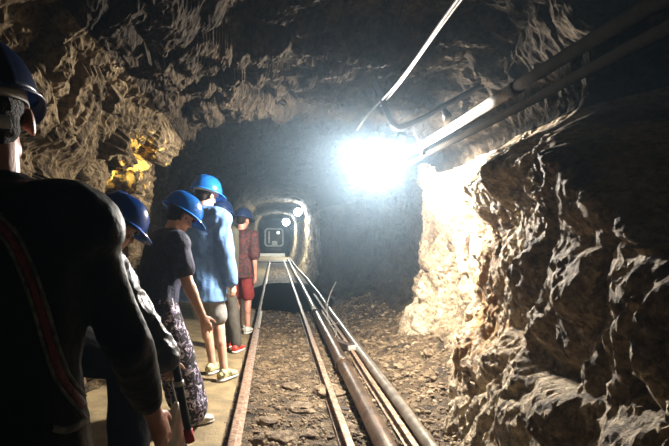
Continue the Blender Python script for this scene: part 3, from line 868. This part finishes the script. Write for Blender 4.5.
def shoe(parent, s, an, mt, yaw=None, sole='sole'):
    F = s.F; k = s.k; S = s.S
    a = V((an.x, an.y, 0.012)) 
    bm = bmesh.new()
    loft(bm, [(a - F * .075 * k + V((0, 0, .045 * k)), .030 * k, .032 * k, F), (a - F * .05 * k + V((0, 0, .052 * k)), .038 * k, .044 * k, F), (a + V((0, 0, .062 * k)), .040 * k, .052 * k, F),
              (a + F * .06 * k + V((0, 0, .048 * k)), .044 * k, .038 * k, F), (a + F * .13 * k + V((0, 0, .036 * k)), .046 * k, .026 * k, F), (a + F * .18 * k + V((0, 0, .030 * k)), .030 * k, .018 * k, F)], 14, S)
    me = remesh(bm, .007, 4)
    o = link('shoe', me, M[mt], parent)
    bm = bmesh.new()
    loft(bm, [(a + F * t * k + V((0, 0, .012)), w * k, .013, F) for t, w in ((-.082, .026), (-.06, .040), (0, .041), (.07, .045), (.14, .046), (.185, .028))], 12, S)
    link('sole', remesh(bm, .006, 2), M[sole], None)
    so = COL.objects[-1]; so.parent = o; 
    return o

def make_person(s, label, skin, parts, vox=.008, curlR=.5, curlL=.4, hairmt='hair', hair_long=0, group=None, palmR=None, dirR=None, dirL=None):
    """body first, clothes as children"""
    k = s.k
    bm = bmesh.new()
    torso(bm, s, -.012)
    head_parts(bm, s)
    gk = k * s.g
    limb(bm, s.shR, s.elR, s.wrR, .046 * gk, .037 * gk, .025 * gk); limb(bm, s.shL, s.elL, s.wrL, .046 * gk, .037 * gk, .025 * gk)
    # forearm muscle
    for el, wr in ((s.elR, s.wrR), (s.elL, s.wrL)):
        capsule(bm, el.lerp(wr, .12), el.lerp(wr, .4), .040 * gk, .036 * gk, 12)
    for hp, kn, an in ((s.hpR, s.knR, s.anR), (s.hpL, s.knL, s.anL)):
        limb(bm, hp, kn, an, .080 * k, .052 * k, .034 * k)
        capsule(bm, kn.lerp(an, .15) - s.F * .012, kn.lerp(an, .42) - s.F * .016, .052 * k, .046 * k, 12)
        capsule(bm, an, V((an.x, an.y, .04)) + s.F * .10 * k, .034 * k, .026 * k, 10)
    dR = (s.wrR - s.elR).normalized() if dirR is None else V(dirR); dL = (s.wrL - s.elL).normalized() if dirL is None else V(dirL)
    hand(bm, s.wrR, dR, palmR if palmR is not None else -s.S, s.F, k, curlR)
    hand(bm, s.wrL, dL, s.S, s.F, k, curlL)
    me = remesh(bm, vox, 2)
    root = thing('person', label, 'person', V((s.pel.x, s.pel.y, 0)), group)
    link('body', me, M[skin], root)
    for q in (-1, 1):
        bm = bmesh.new(); ellip(bm, s.head + (s.HS * .031 * q + s.HF * .080 - s.HU * .004) * k, .012 * k, .010 * k, .009 * k, s.HS, s.HF, s.HU, 12, 8)
        obj('eye', bm, M['eye'], root)
    # hair under the helmet
    bm = bmesh.new()
    ellip(bm, s.head + (s.HU * .020 - s.HF * .020) * k, .080 * k, .094 * k, .088 * k, s.HS, s.HF, s.HU, 20, 14)
    ellip(bm, s.head + (-s.HU * (.035) - s.HF * .050) * k, .068 * k, .052 * k, .050 * k, s.HS, s.HF, s.HU, 16, 10)
    for q in range(hair_long):
        ellip(bm, s.head + (-s.HU * (.075 + .03 * q) - s.HF * (.068 + .006 * q)) * k, .040 * k, .032 * k, .045 * k, s.HS, s.HF, s.HU, 16, 10)
    me = remesh(bm, .008, 3); wrinkle(me, .003, 60, 3, (1, 1, .3))
    link('hair', me, M[hairmt], root)
    for fn in parts: fn(root)
    return root

def garment(name, build, mt, vox=.010, amp=.008, scale=9, seed=1.0, stretch=(1, 1, .55), sm=3):
    def f(root):
        bm = bmesh.new(); build(bm)
        me = remesh(bm, vox, sm)
        wrinkle(me, amp, scale, seed, stretch)
        o = link(name, me, M[mt], root)
        f.o = o
        return o
    return f

def jacket(s, o=.03, sleeve=1.0, lo=-.14, hem=.01, so=.018, collar=True):
    def b(bm):
        k = s.k
        torso(bm, s, o, lo=lo, hem=hem)
        for sh, el, wr in ((s.shR, s.elR, s.wrR), (s.shL, s.elL, s.wrL)):
            capsule(bm, sh, el, .056 * k + so, .046 * k + so, 16)
            if sleeve > 0: capsule(bm, el, el.lerp(wr, sleeve - .04), .047 * k + so, .034 * k + so * .8, 16)
            else: pass
        if collar:
            loft(bm, [(s.neck - s.T * .05, .085 * k, .080 * k, s.T), (s.neck + s.T * .0, .078 * k, .074 * k, s.T), (s.neck + s.T * .030, .072 * k, .068 * k, s.T)], 18, s.S)
    return b
def tee(s, o=.02, so=.02, lo=-.12, hem=.015, cut=.75):
    def b(bm):
        k = s.k
        torso(bm, s, o, lo=lo, hem=hem)
        for sh, el in ((s.shR, s.elR), (s.shL, s.elL)):
            capsule(bm, sh, sh.lerp(el, cut), .058 * k + so * .6, .050 * k + so, 14)
    return b
def trousers(s, o=.018, upto=.95, flare=.0):
    def b(bm):
        k = s.k
        loft(bm, [(s.pel - s.T * .10 * k, .150 * k + o, .105 * k + o, s.T), (s.pel, .162 * k + o, .116 * k + o, s.T), (s.pel + s.T * .07 * k, .150 * k + o, .110 * k + o, s.T)], 20, s.S)
        for hp, kn, an in ((s.hpR, s.knR, s.anR), (s.hpL, s.knL, s.anL)):
            capsule(bm, hp, kn, .084 * k + o, .062 * k + o, 16)
            if upto > 0: capsule(bm, kn, kn.lerp(an, upto), .062 * k + o, .046 * k + o + flare, 16)
    return b
def shorts(s, o=.02, cut=.9):
    def b(bm):
        k = s.k
        loft(bm, [(s.pel - s.T * .10 * k, .150 * k + o, .105 * k + o, s.T), (s.pel, .162 * k + o, .116 * k + o, s.T), (s.pel + s.T * .07 * k, .150 * k + o, .110 * k + o, s.T)], 20, s.S)
        for hp, kn in ((s.hpR, s.knR), (s.hpL, s.knL)):
            capsule(bm, hp, hp.lerp(kn, cut), .086 * k + o, .070 * k + o, 16)
    return b
def sh(s, mt):
    def f(root):
        shoe(root, s, s.anR, mt); shoe(root, s, s.anL, mt)
    return f

# --- man at the very front, seen from behind
s = skeleton(-.57, 1.03, -8, 1.66, 3, 2, -14, at(158, 426, 1.32), (-.86, 1.15, .78), (-.50, .98, 0), (-.70, 1.06, 0), hroll=-9)
jk1 = garment('jacket', jacket(s, .040, .84, -.50, .09, .010), 'black_cloth', .010, .012, 8, 2.0)
def straps1(root):
    # red piping with pale green-grey edges on the back of the jacket
    o = jk1.o
    bv = BVHTree.FromPolygons([v.co[:] for v in o.data.vertices], [p.vertices[:] for p in o.data.polygons])
    cam = V((0, 0, CAM_H))
    def strip(name, pts, w, mt, lift=.003):
        pts = spline([V((p[0], p[1], 0)) for p in pts], 8)
        bm = bmesh.new(); rows = []
        for i, p in enumerate(pts):
            t = (pts[min(i + 1, len(pts) - 1)] - pts[max(i - 1, 0)]).normalized(); n = V((-t.y, t.x, 0))
            row = []
            for q in (-1, -.33, .33, 1):
                ww = w * (1 + .25 * noise.noise(V((i * .3, w, 1))))
                c_ = p + n * (q * ww)
                dr = (at(c_.x, c_.y, 1.0) - cam).normalized()
                h = bv.ray_cast(cam, dr)
                row.append(None if h[0] is None or h[3] > 1.7 else h[0] + h[1] * (lift if abs(q) < .5 else .0005))
            rows.append(row)
        for a, b in zip(rows, rows[1:]):
            if any(x is None for x in a + b): continue
            if max((x - y).length for x, y in zip(a, b)) > .16: continue
            va = [bm.verts.new(x) for x in a]; vb = [bm.verts.new(x) for x in b]
            for j in range(3): bm.faces.new((va[j], va[j + 1], vb[j + 1], vb[j]))
        bmesh.ops.remove_doubles(bm, verts=bm.verts, dist=.0005)
        if not len(bm.faces): bm.free(); return
        bmesh.ops.solidify(bm, geom=list(bm.faces), thickness=-.002)
        q = obj(name, bm, M[mt]); q.parent = o
        q['label'] = 'red piping' if 'red' in mt else 'grey-green piping'
    path_ = [(-8, 218), (12, 240), (28, 275), (40, 310), (50, 345), (62, 378), (80, 402), (92, 416)]
    strip('piping', [(x, y) for x, y in path_], 4.2, 'red_trim')
    strip('piping', [(x + 6.5, y - 3.5) for x, y in path_], 1.6, 'grey_trim')
    strip('piping', [(x - 6.0, y + 3) for x, y in path_], 1.2, 'grey_trim')
    strip('piping', [(52, 428), (66, 430), (80, 424), (95, 414)], 3.2, 'grey_trim')
def man1_straps(root): pass
p1 = make_person(s, 'person nearest the camera at the left edge, black jacket with red piping, seen from behind', 'skin_red',
    [garment('trousers', trousers(s), 'dark_cloth'), jk1, straps1, sh(s, 'shoe_d'),
     lambda r: helmet(r, s, 'helmet_n', band=True, scale=1.0)], .006, .35, .35, dirR=(.25, .35, -.9), palmR=V((-.6, .3, -.2)))

# --- person in glossy jacket stooping
bm = bmesh.new(); rws = []
for i in range(19):
    a = PI * (1.0 + .68 * i / 18)
    rws.append([bm.verts.new(s.head + s.HS * (w_ * .088 * math.cos(a)) + s.HF * (w_ * .106 * math.sin(a)) + s.HU * h_) for w_, h_ in ((1, -.022), (1, -.048), (.97, -.048), (.97, -.022))])
for a, c in zip(rws, rws[1:]):
    for j in range(4): bm.faces.new((a[j], a[(j + 1) % 4], c[(j + 1) % 4], c[j]))
ns_ = obj('nape_strap', bm, M['white'], p1)
s2 = skeleton(-.97, 2.27, 50, 1.56, 33, 30, 6, at(190, 396, 2.16), (-.75, 2.65, .62), at(128, 462, 2.28) * 1.0, (-.87, 2.36, 0))
s2.anR.z = .08
p2 = make_person(s2, 'stooping person in glossy dark jacket and emblem-marked blue helmet, black stick in hand', 'skin',
    [garment('trousers', trousers(s2, .045), 'dark_cloth', .010, .010, 8, 4),
     garment('jacket', jacket(s2, .040, .97, -.48, .10, .052), 'gloss_cloth', .009, .011, 12, 5.0, (1, 1, 1.2)), sh(s2, 'shoe_d'),
     lambda r: helmet(r, s2, 'helmet', emblem=[(109, 208, 109, 213, .0012), (112, 205, 112, 214, .0014), (115, 207, 115, 212, .0012), (108, 212, 117, 211, .001), (113, 217, 119, 219, .0012), (119, 219, 120, 223, .0012)])],
    .006, .9, .4, dirR=(.35, .1, -.9))
# pale bag hanging beside the stick
bag = thing('carrier_bag', 'crumpled pale bag hanging beside the black stick', 'bag', at(175, 446, 2.25))
def bag_(bm):
    loft(bm, [(at(177, 402, 2.24), .012, .010), (at(176, 412, 2.25), .028, .018), (at(175, 428, 2.26), .050, .030), (at(174, 446, 2.27), .062, .042), (at(174, 466, 2.28), .070, .050), (at(174, 484, 2.28), .064, .045)], 18, V((1, 0, 0)))
bm = bmesh.new(); bag_(bm); me = remesh(bm, .006, 3); wrinkle(me, .010, 26, 3, (1.5, 1.5, .4)); link('sack', me, M['bag'], bag)
bm = bmesh.new(); tube(bm, spline([at(177, 404, 2.24), s2.wrR + V((.02, 0, -.07)), s2.wrR + V((.03, -.02, -.03))], 6), .004, 6); obj('handle', bm, M['pale_cloth'], bag)
# black stick in the hand
a = s2.wrR + V((.045, 0, -.045))
b_ = a + (at(198, 452, 2.3) - at(190, 410, 2.3)).normalized() * .30
st_ = thing('walking_stick', 'black stick with a white collar held by the stooping person', 'stick', b_)
u = (b_ - a).normalized()
bm = bmesh.new(); tube(bm, [a - u * .10, a - u * .09, a + u * .28, b_], lambda t: .012 if t < .1 else .017, 14); obj('shaft', bm, M['rubber'], st_)
bm = bmesh.new(); tube(bm, [a + u * .045, a + u * .065], .021, 14); obj('collar', bm, M['white'], st_)
bm = bmesh.new(); tube(bm, [a + u * .25, a + u * .305], .020, 14); obj('tip', bm, M['red'], st_)

# --- woman in navy top and floral trousers
s3 = skeleton(-.80, 3.55, 58, 1.58, 14, 30, 0, at(208, 333, 3.40), (-.80, 3.86, .76), (-.56, 3.52, 0), (-.66, 3.78, 0), g=1.25)
p3 = make_person(s3, 'person in a navy short-sleeved top and floral trousers, looking down, bright blue helmet', 'skin',
    [garment('trousers', trousers(s3, .050, .93, .030), 'floral', .010, .010, 8, 6),
     garment('top', tee(s3, .050, .034, -.22, .03, .62), 'navy', .010, .009, 10, 7), sh(s3, 'shoe_w'),
     lambda r: helmet(r, s3, 'helmet_b', scale=1.18, emblem=[(172, 212, 176, 215, .0012), (177, 214, 182, 218, .0012), (183, 217, 189, 219, .0012)])], .0065, .35, .4, hair_long=0)

# --- tall person in light blue denim shirt
s4 = skeleton(-.68, 4.72, 30, 1.80, 3, 14, 12, at(234, 296, 4.62), (-.45, 5.0, .75), (-.45, 4.62, 0), (-.58, 4.85, 0))
p4 = make_person(s4, 'tall person in a light blue denim shirt and grey shorts, bright blue helmet', 'skin',
    [garment('shorts', shorts(s4), 'shorts'),
     garment('shirt', jacket(s4, .078, .92, -.24, .035, .044), 'denim', .011, .014, 9, 8), sh(s4, 'shoe_y'),
     lambda r: helmet(r, s4, 'helmet_b', band=True)], .008, .6, .4)

# --- person in olive, mostly hidden
s5 = skeleton(-.64, 5.80, 22, 1.66, 4, 16, 10, (-.46, 5.85, .80), (-.70, 5.9, .78), (-.42, 5.72, 0), (-.55, 5.9, 0))
p5 = make_person(s5, 'person in an olive jacket and red shoes mostly hidden behind the denim shirt, dark helmet', 'skin',
    [garment('trousers', trousers(s5), 'grey_cloth', .013), garment('jacket', jacket(s5, .03, .95, -.14), 'olive', .013), sh(s5, 'shoe_r'),
     lambda r: helmet(r, s5, 'helmet_n')], .010)
# --- person in dark red checked shirt
s6 = skeleton(-.46, 6.85, 20, 1.62, 5, 12, 15, at(256, 284, 6.75), (-.62, 7.0, .8), (-.36, 6.80, 0), (-.48, 7.0, 0))
p6 = make_person(s6, 'person in a dark red checked shirt and red shorts, furthest along the row', 'skin_red',
    [garment('shorts', shorts(s6), 'dull_red', .013), garment('shirt', tee(s6, .032, .03, -.14, .02, .9), 'dark_red', .012, .010), sh(s6, 'shoe_w'),
     lambda r: helmet(r, s6, 'helmet_n')], .010)

# ------------------------------------------------------------------ camera, air, output
cd = bpy.data.cameras.new('camera'); cam = bpy.data.objects.new('camera', cd); COL.objects.link(cam)
cam.location = (0, 0, CAM_H); cam.rotation_euler = (PI / 2, 0, 0)
cd.sensor_width = 36; cd.lens = F_PX / 669 * 36; cd.clip_start = .05; cd.clip_end = 200
cd.shift_x = (334.5 - VX) / 669; cd.shift_y = (VY - 223) / 669
sc.camera = cam

w = bpy.data.worlds.new('mine_air'); sc.world = w; w.use_nodes = True
nt = w.node_tree; nt.nodes['Background'].inputs['Color'].default_value = (0, 0, 0, 1); nt.nodes['Background'].inputs['Strength'].default_value = 0
vs_ = nt.nodes.new('ShaderNodeVolumeScatter'); vs_.inputs['Color'].default_value = (0.56, 0.78, 1.0, 1)
vs_.inputs['Anisotropy'].default_value = 0.5
# mine dust: thin everywhere, made denser at the floodlight to imitate its bloom
g_ = nt.nodes.new('ShaderNodeNewGeometry'); dv = nt.nodes.new('ShaderNodeVectorMath'); dv.operation = 'DISTANCE'; dv.inputs[1].default_value = (0.80, 4.8, 2.03)
nt.links.new(g_.outputs['Position'], dv.inputs[0])
mr_ = nt.nodes.new('ShaderNodeMapRange'); mr_.interpolation_type = 'SMOOTHSTEP'
mr_.inputs['From Min'].default_value = 0.0; mr_.inputs['From Max'].default_value = 2.1
mr_.inputs['To Min'].default_value = 0.046; mr_.inputs['To Max'].default_value = 0.0030
nt.links.new(dv.outputs['Value'], mr_.inputs['Value']); nt.links.new(mr_.outputs['Result'], vs_.inputs['Density'])
nt.links.new(vs_.outputs[0], nt.nodes['World Output'].inputs['Volume'])

sc.cycles.max_bounces = 6; sc.cycles.diffuse_bounces = 2; sc.cycles.glossy_bounces = 3; sc.cycles.volume_bounces = 0
sc.cycles.use_denoising = True
sc.cycles.sample_clamp_indirect = 4
sc.view_settings.view_transform = 'Standard'; sc.view_settings.look = 'None'; sc.view_settings.gamma = 1
sc.view_settings.use_curve_mapping = False
sc.view_settings.exposure = 0.0
